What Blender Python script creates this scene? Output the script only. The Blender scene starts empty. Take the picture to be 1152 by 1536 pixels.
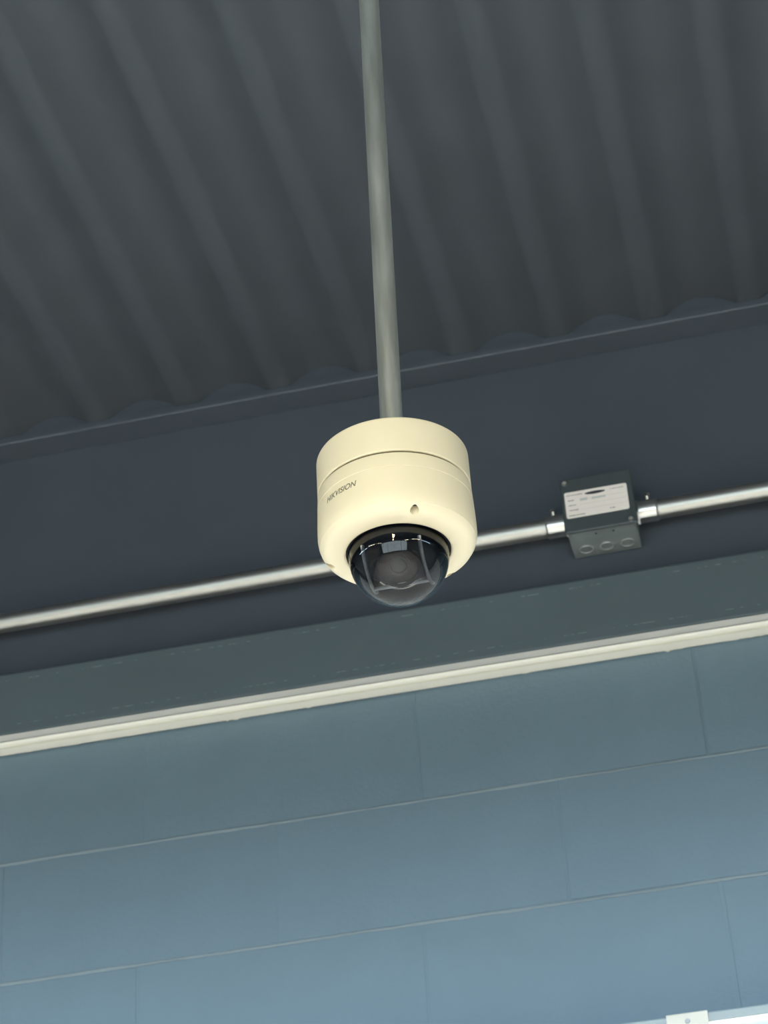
import bpy, bmesh, math, random
from mathutils import Vector, Matrix
random.seed(7)
S = bpy.context.scene
COL = S.collection
R = math.radians

# ------------------------------------------------------------------ camera
cd = bpy.data.cameras.new('camera'); cam = bpy.data.objects.new('camera', cd); COL.objects.link(cam)
P, RO, T = R(34.0), R(-3.85), R(-10.77)
fw = Vector((math.sin(T)*math.cos(P), math.cos(T)*math.cos(P), math.sin(P)))
rt = Vector((math.cos(T), -math.sin(T), 0)); up = rt.cross(fw)
rt2 = rt*math.cos(RO)+up*math.sin(RO); up2 = up*math.cos(RO)-rt*math.sin(RO)
cam.matrix_world = Matrix(((rt2.x, up2.x, -fw.x, 0), (rt2.y, up2.y, -fw.y, 0), (rt2.z, up2.z, -fw.z, 1.6), (0, 0, 0, 1)))
cd.sensor_fit = 'VERTICAL'; cd.sensor_height = 36; cd.lens = 3385/1536*36
cd.clip_start = .02; cd.clip_end = 100
cd.dof.use_dof = True; cd.dof.focus_distance = 1.77; cd.dof.aperture_fstop = 26
S.camera = cam

# ------------------------------------------------------------------ world and lights
w = bpy.data.worlds.new('sky'); S.world = w; w.use_nodes = True
bg = w.node_tree.nodes['Background']; bg.inputs[0].default_value = (.80, .92, 1.0, 1); bg.inputs[1].default_value = 5.0
def area(name, loc, rot, sx, sy, power, col, portal=False):
    l = bpy.data.lights.new(name, 'AREA'); l.shape = 'RECTANGLE'; l.size = sx; l.size_y = sy
    l.energy = power; l.color = col; l.cycles.is_portal = portal
    o = bpy.data.objects.new(name, l); o.location = loc; o.rotation_euler = rot; COL.objects.link(o)
    return o
area('window_portal', (0, -4.98, 1.7), (R(90), 0, 0), 7.0, 2.8, 1, (1, 1, 1), True)
WARM = (1.0, .84, .56)
COOL = (.62, .81, 1.0)
for x in (-2.6, -.2, 2.2):                                            # the shop's hanging strip lights
    for y in (-.7, -2.9):
        area('strip_or_fill', (x, y, 3.15), (0, 0, 0), .16, 1.2, 38, WARM)
for x in (-3.0, 2.5):                                                 # two cooler unseen fills, added to lift the dome's underside by floor bounce
    area('strip_or_fill', (x, .6, 3.15), (0, 0, 0), .16, 1.2, 30, COOL)
ww = area('wall_fill', (-.4, 1.5, 3.32), (R(38), 0, 0), 5.5, .10, 36, COOL)   # unseen strip added to brighten the block wall downwards, clear of the dome
ww.data.spread = R(88)
for x, y in ((-1.5, -.5), (.9, -.5), (-1.6, 1.1), (1.0, 1.1)):        # narrow lamps added out of view; their floor bounce brightens undersides
    area('floor_bounce_fill', (x, y, 3.4), (0, 0, 0), .2, .2, 23, (.97, .97, .95)).data.spread = R(70)
S.view_settings.view_transform = 'Standard'; S.view_settings.look = 'None'
S.view_settings.gamma = 1; S.view_settings.use_curve_mapping = False
S.view_settings.exposure = 0.12
try:
    S.cycles.use_denoising = True
    S.cycles.max_bounces = 8; S.cycles.diffuse_bounces = 5; S.cycles.caustics_reflective = False; S.cycles.caustics_refractive = False
except Exception:
    pass

# ------------------------------------------------------------------ materials
def mat(name, col, rough=.6, metal=0., noise=0., nscale=20., stretch=None, bump=0., bscale=200., spec=.5, nrough=0.):
    m = bpy.data.materials.new(name); m.use_nodes = True
    nt = m.node_tree; N = nt.nodes; L = nt.links; b = N['Principled BSDF']
    b.inputs['Base Color'].default_value = (*col, 1); b.inputs['Roughness'].default_value = rough
    b.inputs['Metallic'].default_value = metal; b.inputs['Specular IOR Level'].default_value = spec
    if noise or bump or nrough:
        tc = N.new('ShaderNodeTexCoord'); mp = N.new('ShaderNodeMapping'); L.new(tc.outputs['Object'], mp.inputs[0])
        if stretch: mp.inputs['Scale'].default_value = stretch
        nz = N.new('ShaderNodeTexNoise'); nz.inputs['Scale'].default_value = nscale; nz.inputs['Detail'].default_value = 6
        L.new(mp.outputs[0], nz.inputs[0])
        if noise:
            mx = N.new('ShaderNodeMix'); mx.data_type = 'RGBA'
            mx.inputs[6].default_value = (*[c*(1-noise) for c in col], 1)
            mx.inputs[7].default_value = (*[min(1, c*(1+noise)) for c in col], 1)
            L.new(nz.outputs[0], mx.inputs[0]); L.new(mx.outputs[2], b.inputs['Base Color'])
        if nrough:
            mr = N.new('ShaderNodeMapRange'); mr.inputs[1].default_value = .3; mr.inputs[2].default_value = .7
            mr.inputs[3].default_value = rough-nrough; mr.inputs[4].default_value = rough+nrough
            L.new(nz.outputs[0], mr.inputs[0]); L.new(mr.outputs[0], b.inputs['Roughness'])
        if bump:
            n2 = N.new('ShaderNodeTexNoise'); n2.inputs['Scale'].default_value = bscale; n2.inputs['Detail'].default_value = 3
            L.new(mp.outputs[0], n2.inputs[0])
            bp = N.new('ShaderNodeBump'); bp.inputs['Strength'].default_value = bump; bp.inputs['Distance'].default_value = .002
            L.new(n2.outputs[0], bp.inputs['Height']); L.new(bp.outputs[0], b.inputs['Normal'])
    return m
M = {}
M['deck'] = mat('deck paint', (.057, .065, .076), .6, noise=.15, nscale=6, bump=.05, bscale=90)
M['upper'] = mat('dark wall paint', (.058, .070, .086), .6, noise=.12, nscale=5, bump=.06, bscale=120)
M['block'] = mat('blue grey block paint', (.122, .180, .216), .6, noise=.06, nscale=14, bump=.22, bscale=160)
M['mortar'] = mat('painted mortar', (.182, .226, .244), .65, noise=.1, nscale=30, bump=.2, bscale=200)  # dusty bloom, plus light on the joint lips painted in
M['lower'] = mat('off white bounce blocks', (.76, .745, .70), .6, noise=.05, nscale=14, bump=.2, bscale=160)
M['floor'] = mat('polished concrete', (.72, .715, .71), .4, noise=.1, nscale=3)
M['sidewall'] = mat('plain side wall paint', (.26, .29, .31), .7, noise=.04, nscale=4)
M['frame'] = mat('dark window frame', (.05, .05, .055), .4)
M['cream'] = mat('cream camera shell', (.785, .700, .50), .42, bump=.02, bscale=900, spec=.35)
M['cream_ring'] = mat('pale cream cover ring', (.80, .74, .56), .4, spec=.35)
M['seam'] = mat('dark seam gasket', (.10, .085, .035), .7)
M['black'] = mat('black plastic', (.009, .011, .016), .7, spec=.08)
M['greyplastic'] = mat('grey gimbal plastic', (.34, .34, .33), .4)
M['lens'] = mat('coated lens', (.006, .016, .016), .06, spec=.35)
M['ink'] = mat('grey printing ink', (.16, .15, .10), .6)
M['screwdark'] = mat('shade dark screw', (.07, .07, .06), .45, .3)  # kept dark to carry the shade inside the screw recesses
M['galv'] = mat('galvanised conduit', (.46, .45, .41), .42, 1., noise=.18, nscale=60, stretch=(.12, 1, 1), bump=.04, bscale=80, nrough=.06)
M['pole'] = mat('dull galvanised pipe', (.30, .315, .29), .5, .45, noise=.6, nscale=110, stretch=(1, 1, .10), bump=.06, bscale=150, nrough=.1)
M['zinc'] = mat('bright zinc fitting', (.62, .61, .57), .28, 1.)
M['boxcover'] = mat('dark painted cover', (.050, .060, .062), .5, noise=.15, nscale=40)
M['boxside'] = mat('grey painted box', (.165, .190, .190), .55, noise=.2, nscale=40)
M['boxdent'] = mat('pale knockout rim', (.25, .26, .25), .4, .2)  # slightly paler than the box sides
M['sticker'] = mat('off white sticker', (.92, .83, .75), .6, noise=.05, nscale=60)
M['sticker_ink'] = mat('faded sticker ink', (.05, .05, .06), .7)
M['sticker_pale'] = mat('pale sticker ink', (.62, .60, .56), .7)
M['trim_back'] = mat('shaded white trim', (.56, .54, .49), .6, noise=.06, nscale=30, stretch=(.2, 1, 1))  # greyer than the bead: the flange's shade is in this colour
M['trim_bead'] = mat('glossy white bead', (.96, .91, .78), .3, noise=.03, nscale=30)  # whitest part: the ridge's highlight is put into its colour
M['trim_foam'] = mat('cream foam fin', (.90, .84, .66), .8, noise=.14, nscale=70, stretch=(.35, 1, 1), bump=.5, bscale=120)
M['batten_lid'] = mat('pale grey batten lid', (.27, .32, .33), .25, noise=.05)
M['clip'] = mat('cream clip', (.54, .51, .43), .5, noise=.08, nscale=60)

def beam_mat():
    m = mat('grey steel beam paint', (.086, .112, .120), .5, noise=.16, nscale=9, stretch=(.5, 1, 1), bump=.05, bscale=60)
    nt = m.node_tree; N = nt.nodes; L = nt.links; b = N['Principled BSDF']
    src = b.inputs['Base Color'].links[0].from_socket
    tc = N.new('ShaderNodeTexCoord'); sp = N.new('ShaderNodeSeparateXYZ'); L.new(tc.outputs['Object'], sp.inputs[0])
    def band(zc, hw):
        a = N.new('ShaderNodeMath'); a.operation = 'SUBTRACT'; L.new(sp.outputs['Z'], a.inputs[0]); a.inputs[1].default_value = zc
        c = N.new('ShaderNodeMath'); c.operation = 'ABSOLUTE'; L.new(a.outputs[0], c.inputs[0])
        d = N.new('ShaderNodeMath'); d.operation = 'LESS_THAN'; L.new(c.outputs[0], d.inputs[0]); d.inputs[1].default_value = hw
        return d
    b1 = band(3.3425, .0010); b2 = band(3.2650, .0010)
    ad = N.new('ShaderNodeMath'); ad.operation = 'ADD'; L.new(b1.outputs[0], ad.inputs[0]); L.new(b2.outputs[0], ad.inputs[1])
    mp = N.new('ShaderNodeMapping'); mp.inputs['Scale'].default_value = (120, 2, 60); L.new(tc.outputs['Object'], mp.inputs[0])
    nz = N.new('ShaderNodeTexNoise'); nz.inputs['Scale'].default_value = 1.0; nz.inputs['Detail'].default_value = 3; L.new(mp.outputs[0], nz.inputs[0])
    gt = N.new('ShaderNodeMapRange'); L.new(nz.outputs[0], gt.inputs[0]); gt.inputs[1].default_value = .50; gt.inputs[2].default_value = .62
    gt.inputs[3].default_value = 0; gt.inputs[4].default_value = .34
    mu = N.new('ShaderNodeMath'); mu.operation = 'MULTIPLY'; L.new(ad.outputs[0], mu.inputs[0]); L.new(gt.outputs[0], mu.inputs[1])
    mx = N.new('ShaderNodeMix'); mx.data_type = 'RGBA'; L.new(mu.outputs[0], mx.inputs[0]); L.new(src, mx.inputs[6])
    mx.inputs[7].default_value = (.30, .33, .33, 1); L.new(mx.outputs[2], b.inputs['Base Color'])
    return m
M['beam'] = beam_mat()

def clear_mat(name, tint, base, ior, rough=0.02):
    m = bpy.data.materials.new(name); m.use_nodes = True; nt = m.node_tree; N = nt.nodes; L = nt.links
    N.remove(N['Principled BSDF']); out = N['Material Output']
    t = N.new('ShaderNodeBsdfTransparent'); t.inputs[0].default_value = (*tint, 1)
    g = N.new('ShaderNodeBsdfGlossy'); g.inputs['Roughness'].default_value = rough
    f = N.new('ShaderNodeFresnel'); f.inputs[0].default_value = ior
    a = N.new('ShaderNodeMath'); a.operation = 'ADD'; a.use_clamp = True; a.inputs[1].default_value = base; L.new(f.outputs[0], a.inputs[0])
    mx = N.new('ShaderNodeMixShader'); L.new(a.outputs[0], mx.inputs[0]); L.new(t.outputs[0], mx.inputs[1]); L.new(g.outputs[0], mx.inputs[2])
    L.new(mx.outputs[0], out.inputs[0]); return m
M['bubble'] = clear_mat('clear camera dome', (.66, .69, .74), .0, 1.56)
M['pane'] = clear_mat('window glass', (.95, .97, .96), 0, 1.45)
def emit_mat(name, col, st):
    m = bpy.data.materials.new(name); m.use_nodes = True; b = m.node_tree.nodes['Principled BSDF']
    b.inputs['Base Color'].default_value = (.8, .8, .8, 1); b.inputs['Emission Color'].default_value = (*col, 1); b.inputs['Emission Strength'].default_value = st
    return m
M['diffuser'] = mat('pale diffuser', (.50, .53, .52), .3)
M['tube'] = emit_mat('lit tube', (.97, 1.0, .97), 1.0)

# ------------------------------------------------------------------ helpers
def link(name, bm, m, parent=None, smooth=False, loc=None):
    me = bpy.data.meshes.new(name)
    bmesh.ops.recalc_face_normals(bm, faces=bm.faces[:])
    if smooth:
        for f in bm.faces: f.smooth = True
        for e in bm.edges:
            if len(e.link_faces) == 2 and e.calc_face_angle(0) > R(38): e.smooth = False
    bm.to_mesh(me); bm.free()
    if m: me.materials.append(m)
    o = bpy.data.objects.new(name, me); COL.objects.link(o)
    if parent: o.parent = parent
    if loc: o.location = loc
    return o
def thing(name, label, cat, loc=(0, 0, 0), group=None):
    o = bpy.data.objects.new(name, None); COL.objects.link(o); o.location = loc; o.empty_display_size = .05
    o['label'] = label; o['category'] = cat
    if group: o['group'] = group
    return o
def struct(o): o['kind'] = 'structure'; return o
def box(bm, x0, x1, y0, y1, z0, z1, bev=0, seg=2):
    r = bmesh.ops.create_cube(bm, size=1); vs = r['verts']
    for v in vs: v.co = Vector(((x0+x1)/2+v.co.x*(x1-x0), (y0+y1)/2+v.co.y*(y1-y0), (z0+z1)/2+v.co.z*(z1-z0)))
    if bev:
        es = list({e for v in vs for e in v.link_edges})
        bmesh.ops.bevel(bm, geom=es, offset=bev, segments=seg, affect='EDGES', profile=.5)
def tube(bm, p, q, r, n=32, r2=None):
    p = Vector(p); q = Vector(q); d = (q-p); Lh = d.length
    ret = bmesh.ops.create_cone(bm, cap_ends=True, segments=n, radius1=r, radius2=r2 if r2 is not None else r, depth=Lh)
    mx = Matrix.Translation((p+q)/2) @ d.to_track_quat('Z', 'Y').to_matrix().to_4x4()
    bmesh.ops.transform(bm, matrix=mx, verts=ret['verts'])
def lathe(bm, prof, n=96, close=False):
    rings = []
    for r, z in prof:
        if r < 1e-6: rings.append([bm.verts.new((0, 0, z))])
        else: rings.append([bm.verts.new((r*math.sin(2*math.pi*i/n), -r*math.cos(2*math.pi*i/n), z)) for i in range(n)])
    pairs = list(zip(rings, rings[1:])) + ([(rings[-1], rings[0])] if close else [])
    for a, b in pairs:
        for i in range(n):
            j = (i+1) % n
            if len(a) == 1 and len(b) == 1: continue
            if len(a) == 1: bm.faces.new((a[0], b[i], b[j]))
            elif len(b) == 1: bm.faces.new((a[i], a[j], b[0]))
            else: bm.faces.new((a[i], a[j], b[j], b[i]))
def extrude_x(bm, prof, x0, x1, nx=1, jit=None):
    """a (y,z) profile swept along x; jit(k, i) may move a profile point."""
    secs = []
    for i in range(nx+1):
        x = x0+(x1-x0)*i/nx
        s = []
        for k, (y, z) in enumerate(prof):
            dy, dz = jit(k, i) if jit else (0, 0)
            s.append(bm.verts.new((x, y+dy, z+dz)))
        secs.append(s)
    n = len(prof)
    for a, b in zip(secs, secs[1:]):
        for k in range(n):
            l = (k+1) % n
            bm.faces.new((a[k], a[l], b[l], b[k]))
    bm.faces.new(secs[0]); bm.faces.new(secs[-1][::-1])

# ------------------------------------------------------------------ the room
XL, XR, YB, WY, ZC = -4.0, 4.0, -5.0, 2.85, 3.796
bm = bmesh.new(); box(bm, XL-.2, XR+.2, YB-.2, WY+.2, -.15, 0); struct(link('floor', bm, M['floor']))
bm = bmesh.new(); box(bm, XL-.2, XL, YB-.2, WY+.2, 0, ZC+.2); struct(link('wall_left', bm, M['sidewall']))
bm = bmesh.new(); box(bm, XR, XR+.2, YB-.2, WY+.2, 0, ZC+.2); struct(link('wall_right', bm, M['sidewall']))
bm = bmesh.new()
box(bm, XL, XR, YB-.2, YB, 3.1, ZC); box(bm, XL, XR, YB-.2, YB, 0, .3)
box(bm, XL, -3.5, YB-.2, YB, .3, 3.1); box(bm, 3.5, XR, YB-.2, YB, .3, 3.1)
struct(link('wall_rear', bm, M['sidewall']))
for k in range(4):                                                    # the shopfront windows behind the camera
    x0 = -3.5+k*1.75; x1 = x0+1.75
    bm = bmesh.new(); f = .035
    box(bm, x0, x0+f, YB-.12, YB-.04, .3, 3.1); box(bm, x1-f, x1, YB-.12, YB-.04, .3, 3.1)
    box(bm, x0+f, x1-f, YB-.12, YB-.04, .3, .3+f); box(bm, x0+f, x1-f, YB-.12, YB-.04, 3.1-f, 3.1); box(bm, x0+f, x1-f, YB-.12, YB-.04, 2.2, 2.2+f)
    wd = struct(link('window_%d' % (k+1), bm, M['frame']))
    bm = bmesh.new(); box(bm, x0+f, x1-f, YB-.084, YB-.078, .3+f, 2.2); link('pane', bm, M['pane'], wd)
    bm = bmesh.new(); box(bm, x0+f, x1-f, YB-.084, YB-.078, 2.2+f, 3.1-f); link('pane', bm, M['pane'], wd)

# ceiling: ribbed steel roof deck, ribs running towards the block wall
bm = bmesh.new()
pitch = .1512
x0 = -.8427-pitch*21
prof = []
k = 0
while x0+k*pitch < XR+.2:
    c = x0+k*pitch
    prof += [(c-.014, ZC), (c+.014, ZC)]                              # narrow rib, then a soft rolled flute
    for t in range(1, 16):
        prof.append((c+.014+(pitch-.028)*t/16, ZC+.027*math.sin(math.pi*t/16)**1.1))
    k += 1
prof = [(max(XL-.19, min(XR+.19, a)), b) for a, b in prof]
def deck_sheet(bm, y0, y1):
    a = [bm.verts.new((px, y0, pz)) for px, pz in prof]; b = [bm.verts.new((px, y1, pz)) for px, pz in prof]
    a2 = [bm.verts.new((px, y0, ZC+.12)) for px, pz in (prof[0], prof[-1])]; b2 = [bm.verts.new((px, y1, ZC+.12)) for px, pz in (prof[0], prof[-1])]
    for i in range(len(prof)-1): bm.faces.new((a[i], a[i+1], b[i+1], b[i]))
    bm.faces.new((a2[0], a2[1], b2[1], b2[0])); bm.faces.new((a[0], b[0], b2[0], a2[0])); bm.faces.new((a[-1], b[-1], b2[1], a2[1]))
    bm.faces.new(a[::-1]+a2); bm.faces.new(b+b2[::-1])
deck_sheet(bm, YB-.2, WY+.2)
bmesh.ops.remove_doubles(bm, verts=bm.verts[:], dist=1e-5)
struct(link('ceiling', bm, M['deck'], None, True))

# block wall: every block near the view its own piece, thin pale bed joints between the courses
bm = bmesh.new(); box(bm, XL, XR, WY+.0006, WY+.2, 0, 3.34)
wall = struct(link('wall_front', bm, M['block']))
bm = bmesh.new(); box(bm, XL, XR, WY-.001, WY+.2, 3.30, ZC+.11); link('painted_band', bm, M['upper'], wall)
CH, BW = .187, .411
beds = [3.2420-CH*i for i in range(0, 9)]                             # centres of the bed joints
def block_mesh(wd):
    bm = bmesh.new(); box(bm, -wd/2, wd/2, 0, .05, -CH/2+.0028, CH/2-.0028, .0007, 2)
    for v in bm.verts:
        v.co.z += random.uniform(-.0005, .0005); v.co.y += random.uniform(-.0003, .0003)
    me = bpy.data.meshes.new('block'); bmesh.ops.recalc_face_normals(bm, faces=bm.faces[:]); bm.to_mesh(me); bm.free(); me.materials.append(M['block']); return me
protos = [block_mesh(BW-.0042) for _ in range(6)]
low_mesh = protos[0].copy(); low_mesh.materials[0] = M['lower']         # unseen off-white courses added below the lamp for a bright dome reflection
lx = bmesh.new()
fx = bmesh.new()
for i, zb in enumerate(beds):
    zc = zb-CH/2
    off = (-.516 if i % 2 == 0 else -.320) if i != 2 else -.526
    for j in range(-9, 12):
        xc = off+(j+.5)*BW
        if xc-BW/2 < XL or xc+BW/2 > XR: continue
        if -2.3 < xc < 1.2:
            o = bpy.data.objects.new('block', random.choice(protos) if i < 4 else low_mesh); COL.objects.link(o); o.parent = wall
            o.location = (xc+random.uniform(-.001, .001), WY+random.uniform(-.0005, .0005), zc+random.uniform(-.0006, .0006))
        else:
            box(fx if i < 4 else lx, xc-BW/2+.0025, xc+BW/2-.0025, WY, WY+.05, zc-CH/2+.0028, zc+CH/2-.0028)
    # the mortar bed below this course: a pale bead with an uneven edge
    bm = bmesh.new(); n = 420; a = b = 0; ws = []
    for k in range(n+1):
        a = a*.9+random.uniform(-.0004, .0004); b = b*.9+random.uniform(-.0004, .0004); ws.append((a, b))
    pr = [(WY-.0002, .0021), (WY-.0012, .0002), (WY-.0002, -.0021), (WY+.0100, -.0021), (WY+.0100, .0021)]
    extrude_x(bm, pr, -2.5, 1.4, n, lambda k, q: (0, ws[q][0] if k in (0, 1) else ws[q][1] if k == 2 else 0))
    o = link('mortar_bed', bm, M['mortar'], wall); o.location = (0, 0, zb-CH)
zlow = beds[-1]-CH*1.5
while zlow+CH/2 > .02:
    for j in range(-9, 10):
        xc = (j+.5)*BW
        if xc-BW/2 < XL or xc+BW/2 > XR: continue
        box(lx, xc-BW/2+.0025, xc+BW/2-.0025, WY, WY+.05, max(0, zlow-CH/2+.003), zlow+CH/2-.003)
    zlow -= CH
o = link('block_field', fx, M['block'], wall); o['kind'] = 'stuff'
o = link('block_field', lx, M['lower'], wall); o['kind'] = 'stuff'

# closure strip where deck meets wall
bm = bmesh.new()
extrude_x(bm, [(WY-.0015, ZC-.013), (WY-.049, ZC-.013), (WY-.051, ZC-.011), (WY-.051, ZC-.0006), (WY-.047, ZC-.0006), (WY-.047, ZC+.032), (WY-.0015, ZC+.032)], XL, XR)
struct(link('trim_1', bm, M['upper']))

# ------------------------------------------------------------------ steel beam and its white strip
BX, BY, BZ0, BZ1 = -.54, 2.815, 3.2490, 3.3560
bt = thing('steel_beam', 'dark grey painted steel beam running along the wall above the white strip', 'beam', (BX, WY, BZ0))
bm = bmesh.new()
box(bm, XL, XR, BY, WY, BZ0, BZ1, .004, 3)
o = link('channel', bm, M['beam'], bt); o.location = (-BX, -WY, -BZ0); bt.rotation_euler = (0, .0037, 0)

st = thing('trim_strip', 'long white strip with a ragged lower edge fixed along the underside of the beam', 'trim', (BX, WY, BZ0-.03)); st.rotation_euler = (0, .0037, 0)
off = (-BX, -WY, -(BZ0-.03))
bm = bmesh.new(); extrude_x(bm, [(BY+.001, BZ0), (BY-.001, BZ0-.001), (BY+.0005, BZ0-.0110), (BY+.03, BZ0-.0110), (BY+.03, BZ0)], XL, XR)
o = link('back_flange', bm, M['trim_back'], st); o.location = off
bm = bmesh.new()
pr = [(BY+.003-.0060*math.sin(math.pi*t/8), BZ0-.0110-.0068*t/8) for t in range(9)]+[(BY+.03, BZ0-.0178), (BY+.03, BZ0-.0110)]
extrude_x(bm, pr, XL, XR); o = link('bead', bm, M['trim_bead'], st, smooth=True); o.location = off
nx = 1600; jr = [0]*(nx+1); v = 0; d = 0
for i in range(nx+1):
    v = v*.85+random.uniform(-.0010, .0010)
    if random.random() < .03: d = -.0032
    d *= .6
    jr[i] = v+d
bm = bmesh.new()
pr = [(BY+.004, BZ0-.0178), (BY+.006, BZ0-.0184), (WY-.008, BZ0-.0155), (WY-.0008, BZ0-.0145), (WY-.0008, BZ0-.0020), (BY+.004, BZ0-.0120)]
extrude_x(bm, pr, XL, XR, nx, lambda k, i: (0, jr[i]*(1 if k == 3 else .25)) if k in (2, 3) else (0, 0))
o = link('foam_fillet', bm, M['trim_foam'], st); o.location = off

# ------------------------------------------------------------------ junction box with label
jb = thing('junction_box', 'dark square junction box with a white sticker on the upper wall', 'junction box', (-.205, WY, 3.455))
JX, JZ = -.205, 3.4545
def rel(o): o.location = (.205, -WY, -3.455); return o
bm = bmesh.new(); box(bm, JX-.052, JX+.050, 2.775, WY-.001, 3.411, 3.499, .003, 2); rel(link('box_body', bm, M['boxside'], jb))
bm = bmesh.new(); box(bm, JX-.0545, JX+.0535, 2.769, 2.775, 3.4075, 3.503, .0025, 2); rel(link('cover_plate', bm, M['boxcover'], jb))
bm = bmesh.new()
lx0, lx1, lz0, lz1 = -.2540, -.1608, 3.4322, 3.4780
def rrect(x0, x1, z0, z1, r, y, n=5):
    pts = []
    for cx, cz, a0 in ((x1-r, z1-r, 0), (x0+r, z1-r, 90), (x0+r, z0+r, 180), (x1-r, z0+r, 270)):
        for i in range(n+1):
            a = R(a0+90*i/n); pts.append((cx+r*math.cos(a), y, cz+r*math.sin(a)))
    return pts
def plate(bm, pts, dy):
    a = [bm.verts.new(p) for p in pts]; b = [bm.verts.new((p[0], p[1]+dy, p[2])) for p in pts]
    n = len(a); bm.faces.new(a); bm.faces.new(b[::-1])
    for i in range(n): bm.faces.new((a[i], b[i], b[(i+1) % n], a[(i+1) % n]))
plate(bm, rrect(lx0, lx1, lz0, lz1, .003, 2.7684), .0006)
stk = rel(link('sticker', bm, M['sticker'], jb))
stk['label'] = 'off-white printed sticker with rounded corners'
# illegible lines of print
bm = bmesh.new(); W_, H_ = lx1-lx0, lz1-lz0
def dash(bm, u0, u1, v, h=.0013):
    n = max(2, int((u1-u0)*W_/.0017)); 
    for i in range(n):
        a = u0+(u1-u0)*i/n; b = a+(u1-u0)/n*random.uniform(.6, .95)
        hh = h*random.uniform(.6, 1.1)
        box(bm, lx0+a*W_, lx0+b*W_, 2.7682, 2.7684, lz1-v*H_-hh/2, lz1-v*H_+hh/2)
box(bm, lx0+.33*W_, lx0+.65*W_, 2.7682, 2.7684, lz1-.165*H_, lz1-.125*H_); dash(bm, .03, .29, .13, .0010); dash(bm, .73, .95, .13, .0009)
dash(bm, .05, .15, .33); dash(bm, .05, .17, .52); dash(bm, .05, .20, .71); dash(bm, .04, .30, .91); dash(bm, .70, .78, .86, .0012)
plate(bm, [(lx0+W_*(.49+.16*math.cos(R(a))), 2.7682, lz1-H_*.155+.0026*math.sin(R(a))) for a in range(0, 360, 20)], .0002)
s1 = link('print', bm, M['sticker_ink'], stk); s1['kind'] = 'stuff'
bm = bmesh.new()
for vv in (.33, .52, .71): box(bm, lx0+.24*W_, lx0+.97*W_, 2.7683, 2.7684, lz1-vv*H_-.0008, lz1-vv*H_-.0004)
box(bm, lx0+.24*W_, lx0+.36*W_, 2.76825, 2.7684, lz1-.40*H_, lz1-.30*H_); box(bm, lx0+.43*W_, lx0+.65*W_, 2.76825, 2.7684, lz1-.40*H_, lz1-.32*H_)
s2 = link('faded_print', bm, M['sticker_pale'], stk); s2['kind'] = 'stuff'
for sx, sz in ((-.2515, 3.4945), (-.1610, 3.4135)):
    bm = bmesh.new(); tube(bm, (sx, 2.769, sz), (sx, 2.7655, sz), .0042, 20, .0032)
    box(bm, sx-.003, sx+.003, 2.7650, 2.7660, sz-.0005, sz+.0005)
    rel(link('cover_screw', bm, M['zinc'], jb, True))
for kx in (-.236, -.205, -.174):                                      # knockouts in the underside
    bm = bmesh.new()
    pr = [(.0085, 0), (.0098, -.0012), (.0110, 0), (.0098, .0008)]
    lathe(bm, pr, 28, True)
    for v in bm.verts: v.co += Vector((kx, 2.825, 3.4108))
    rel(link('knockout', bm, M['boxdent'], jb, True))
for kx in (-.216, -.190):
    bm = bmesh.new(); tube(bm, (kx, 2.787, 3.4115), (kx, 2.787, 3.4105), .0016, 12); rel(link('screw_hole', bm, M['black'], jb))
CY, CZ = 2.815, 3.4525
for sgn, xa in ((-1, JX-.0525), (1, JX+.0505)):
    bm = bmesh.new()
    tube(bm, (xa, CY, CZ), (xa+sgn*.004, CY, CZ), .0205, 6)
    tube(bm, (xa+sgn*.004, CY, CZ), (xa+sgn*.030, CY, CZ), .0168, 32)
    tube(bm, (xa+sgn*.030, CY, CZ), (xa+sgn*.033, CY, CZ), .0168, 32, .0152)
    c = rel(link('connector', bm, M['zinc'], jb, True)); 
    bm = bmesh.new(); xs = xa+sgn*.019
    tube(bm, (xs, CY-.010, CZ+.0145), (xs, CY-.013, CZ+.0190), .0040, 14); tube(bm, (xs, CY-.013, CZ+.0190), (xs, CY-.0136, CZ+.0215), .0050, 6)
    link('set_screw', bm, M['zinc'], c, True)

# conduit lengths either side of the box
for nm, xa, xb, za, zb, lab in (
        ('conduit', XL, JX-.058, CZ-.012, CZ, 'shiny steel conduit running from the left edge behind the dome camera into the junction box'),
        ('conduit', JX+.056, XR, CZ, CZ+.004, 'shiny steel conduit running from the junction box to the right edge')):
    bm = bmesh.new(); tube(bm, (xa, CY, za), (xb, CY, zb), .0148, 40)
    for v in bm.verts: v.co -= Vector(((xa+xb)/2, CY, CZ))
    o = link(nm, bm, M['galv'], None, True, ((xa+xb)/2, CY, CZ)); o['label'] = lab; o['category'] = 'conduit'; o['group'] = 'lengths of steel conduit on the upper wall'

# ------------------------------------------------------------------ lit batten at the lower right
lb = thing('strip_lamp', 'pale strip lamp with a cream clip on the block wall at the bottom right', 'lamp', (0, WY, 2.63))
def rl(o): o.location = (0, -WY, -2.63); return o
x0, x1 = -2.2, 1.3
bm = bmesh.new(); extrude_x(bm, [(2.781, 2.6600), (2.780, 2.6585), (2.7805, 2.6490), (2.783, 2.6475), (2.83, 2.6475), (2.83, 2.6600)], x0, x1); rl(link('lid', bm, M['batten_lid'], lb))
bm = bmesh.new(); tube(bm, (x0+.01, 2.785, 2.6450), (x1-.01, 2.785, 2.6450), .0036, 24); rl(link('tube', bm, M['tube'], lb, True))
bm = bmesh.new(); box(bm, x0, x1, 2.83, WY-.001, 2.615, 2.6475, .003); rl(link('housing', bm, M['batten_lid'], lb))
bm = bmesh.new(); extrude_x(bm, [(2.7855, 2.6425), (2.7835, 2.632), (2.79, 2.620), (2.83, 2.620), (2.83, 2.6425)], x0+.005, x1-.005); rl(link('diffuser', bm, M['diffuser'], lb))
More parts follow.
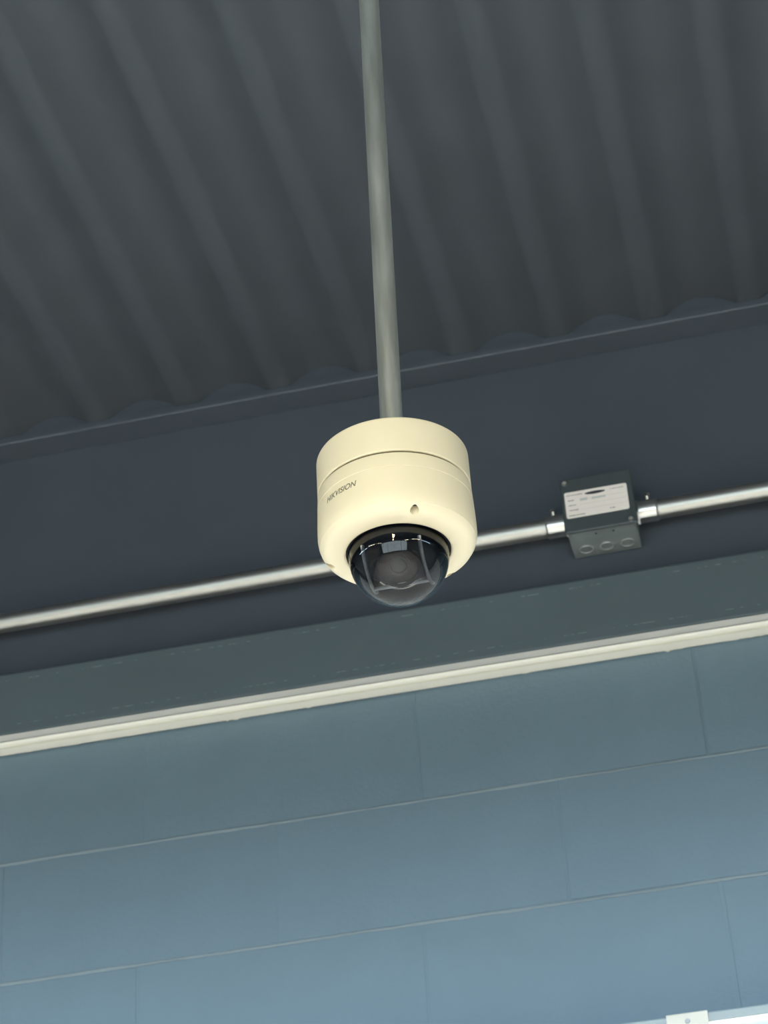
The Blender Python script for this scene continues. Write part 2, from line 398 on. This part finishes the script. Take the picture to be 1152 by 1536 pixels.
for cx in (-1.38, -.1795, 1.02):
    bm = bmesh.new(); extrude_x(bm, [(2.777, 2.6615), (2.7755, 2.6600), (2.7755, 2.612), (2.779, 2.609), (2.84, 2.609), (2.84, 2.6615)], cx-.0265, cx+.0265)
    c = rl(link('clip', bm, M['clip'], lb))
    bm = bmesh.new(); tube(bm, (cx, 2.7756, 2.650), (cx, 2.7745, 2.650), .0035, 18, .003); link('clip_screw', bm, M['boxdent'], c)

# ------------------------------------------------------------------ dome security camera on its drop pipe
SC = Vector((-.2684, 1.4610, 2.6166))                                # centre of the seam between back box and housing
hp = thing('drop_pipe', 'dull galvanised vertical pipe dropping from the ceiling to the dome camera', 'pipe', (SC.x+.0012, SC.y, SC.z+.030))
bm = bmesh.new(); tube(bm, (0, 0, 0), (.0165, 0, ZC-SC.z-.030), .0093, 40); link('pipe', bm, M['pole'], hp, True)
bm = bmesh.new(); lathe(bm, [(.0, .0), (.045, 0), (.045, -.006), (.022, -.010), (.018, -.022), (.0093, -.022)], 40)
for v in bm.verts: v.co += Vector((.0165, 0, ZC-SC.z-.0295))
link('ceiling_flange', bm, M['zinc'], hp, True)

sc = thing('security_camera', 'cream dome security camera hanging from the vertical pipe', 'camera', SC)
def arc(cr, cz, r, a0, a1, n): return [(cr+r*math.cos(R(a0+(a1-a0)*i/n)), cz+r*math.sin(R(a0+(a1-a0)*i/n))) for i in range(n+1)]
# back box
bm = bmesh.new()
prof = [(0, .034), (.045, .034)]+arc(.0588, .0315, .0025, 90, 0, 5)+[(.0616, .0018)]+arc(.0608, .0018, .0008, 0, -90, 3)+[(.057, .0010), (0, .0010)]
lathe(bm, prof, 128); link('back_box', bm, M['cream'], sc, True)
bm = bmesh.new(); lathe(bm, [(0, .0012), (.0600, .0012), (.0600, -.0010), (0, -.0010)], 96); link('seam_gasket', bm, M['seam'], sc, True)
# housing with three screw recesses
bm = bmesh.new()
prof = [(.040, -.0008), (.0608, -.0008)]+arc(.0608, -.0016, .0008, 90, 0, 3)+[(.0622, -.0136), (.0618, -.0141), (.0622, -.0146), (.0628, -.030), (.0628, -.0335)]
prof += [(.0629, -.0335), (.0629, -.0400), (.0624, -.0440), (.0614, -.0472), (.0611, -.0475), (.0607, -.0480), (.0595, -.0503), (.0570, -.0525), (.0535, -.0538), (.0490, -.0544), (.0445, -.0547), (.0428, -.0547), (.0416, -.0541), (.0408, -.048), (.040, -.040)]
lathe(bm, prof, 160, True)
me = bpy.data.meshes.new('housing'); bmesh.ops.recalc_face_normals(bm, faces=bm.faces[:]); bm.to_mesh(me); bm.free(); me.materials.append(M['cream'])
hs = bpy.data.objects.new('housing', me); COL.objects.link(hs); hs.parent = sc
HA = (25, 145, 265); HR = .0567
bm = bmesh.new()
for a in HA: tube(bm, (HR*math.sin(R(a)), -HR*math.cos(R(a)), -.060), (HR*math.sin(R(a)), -HR*math.cos(R(a)), -.0340), .0035, 28)
bmesh.ops.recalc_face_normals(bm, faces=bm.faces[:])
cme = bpy.data.meshes.new('cut'); bm.to_mesh(cme); bm.free(); cut = bpy.data.objects.new('cut', cme); COL.objects.link(cut); cut.parent = sc
md = hs.modifiers.new('b', 'BOOLEAN'); md.operation = 'DIFFERENCE'; md.object = cut; md.solver = 'EXACT'
bpy.context.view_layer.update()
nm = bpy.data.meshes.new_from_object(hs.evaluated_get(bpy.context.evaluated_depsgraph_get()))
hs.modifiers.clear(); hs.data = nm; bpy.data.objects.remove(cut)
bm = bmesh.new(); bm.from_mesh(nm)
for f in bm.faces: f.smooth = True
for e in bm.edges:
    if len(e.link_faces) == 2 and e.calc_face_angle(0) > R(24): e.smooth = False
bm.to_mesh(nm); bm.free()
nm.name = 'housing'
if not nm.materials: nm.materials.append(M['cream'])
for a in HA:
    px, py = HR*math.sin(R(a)), -HR*math.cos(R(a))
    bm = bmesh.new(); tube(bm, (px, py, -.0338), (px, py, -.0460), .0034, 24); tube(bm, (px, py, -.0460), (px, py, -.0466), .0034, 24, .0026)
    link('screw', bm, M['screwdark'], hs, True)
# printed maker's name wrapped round the shell
fc = bpy.data.curves.new('lettering', 'FONT'); fc.body = 'HIKVISION'; fc.size = .0068; fc.shear = .25; fc.space_character = 1.02; fc.extrude = .00008; fc.offset = .00010
to = bpy.data.objects.new('tmp', fc); COL.objects.link(to); bpy.context.view_layer.update()
tm = bpy.data.meshes.new_from_object(to.evaluated_get(bpy.context.evaluated_depsgraph_get())); bpy.data.objects.remove(to)
bm = bmesh.new(); bm.from_mesh(tm)
bmesh.ops.subdivide_edges(bm, edges=[e for e in bm.edges if e.calc_length() > .0012], cuts=2)
xs = [v.co.x for v in bm.verts]; xa, xb = min(xs), max(xs)
for v in bm.verts:
    az = R(-47+30*(v.co.x-xa)/(xb-xa)); z = -.0256+v.co.y*1.05
    rr = .0622+(.0006)*(-.0146-z)/.0154+.00004+max(0, v.co.z)
    v.co = Vector((rr*math.sin(az), -rr*math.cos(az), z))
link('lettering', bm, M['ink'], hs)
# cover ring, bubble, insides
bm = bmesh.new(); lathe(bm, [(.0410, -.050), (.0408, -.0532), (.0398, -.0536), (.0392, -.0530), (.0392, -.048)], 96, True); link('gasket', bm, M['black'], sc, True)
BZ, BR = -.0580, .0396
bm = bmesh.new()
lathe(bm, [(.0394, -.045)]+[(BR*math.cos(R(t)), BZ-BR*math.sin(R(t))) for t in range(0, 90, 3)]+[(0, BZ-BR)], 96)
link('dome_cover', bm, M['bubble'], sc, True)
bm = bmesh.new(); lathe(bm, [(0, -.030), (.0385, -.030), (.0385, -.052), (.0378, -.054)]+[(.034*math.cos(R(t))+.0025, -.056-.012*math.sin(R(t))) for t in range(0, 91, 10)]+[(0.024, -.068), (.0, -.060)], 64)
mod = link('camera_module', bm, M['black'], sc, True)
# eyeball turret aimed down and forward
tz = Vector((0.0, -.0, -.060)); ax = Vector((.05, -.62, -.78)).normalized()
q = ax.to_track_quat('Z', 'Y').to_matrix().to_4x4(); MX = Matrix.Translation(tz) @ q
bm = bmesh.new()
lathe(bm, [(0, -.012), (.019, -.010), (.0205, .002), (.0200, .012), (.0165, .0165), (.0155, .0150), (.0150, .0120), (0, .0115)], 48)
bmesh.ops.transform(bm, matrix=MX, verts=bm.verts[:]); link('eyeball', bm, M['black'], mod, True)
bm = bmesh.new()
lathe(bm, [(.0150, .0150), (.0158, .0172), (.0172, .0172), (.0180, .0150)], 48, True)
bmesh.ops.transform(bm, matrix=MX, verts=bm.verts[:]); link('lens_ring', bm, M['black'], mod, True)
bm = bmesh.new()
lathe(bm, [(.0090, .0115), (.0090, .0165), (.0080, .0172), (.0070, .0165), (.0070, .0140)], 40)
bmesh.ops.transform(bm, matrix=MX, verts=bm.verts[:]); link('lens_barrel', bm, M['black'], mod, True)
bm = bmesh.new()
lathe(bm, [(.0070, .0145), (.0055, .0158), (.0030, .0166), (0, .0169)], 40)
bmesh.ops.transform(bm, matrix=MX, verts=bm.verts[:]); link('lens', bm, M['lens'], mod, True)
# gimbal yoke: two grey arms and a cross bar
for sx in (-1, 1):
    bm = bmesh.new()
    pr = []
    for t in range(-40, 81, 8):
        a = R(t); pr.append(Vector((sx*.0225, -.0345*math.sin(a)*.85-.002, -.058-.0330*math.cos(a)*.72)))
    for p0, p1 in zip(pr, pr[1:]): tube(bm, p0, p1, .0015, 10)
    link('gimbal_arm', bm, M['greyplastic'], mod, True)
bm = bmesh.new(); tube(bm, (-.0225, .004, -.0812), (.0225, .004, -.0812), .0016, 12); link('gimbal_bar', bm, M['greyplastic'], mod, True)
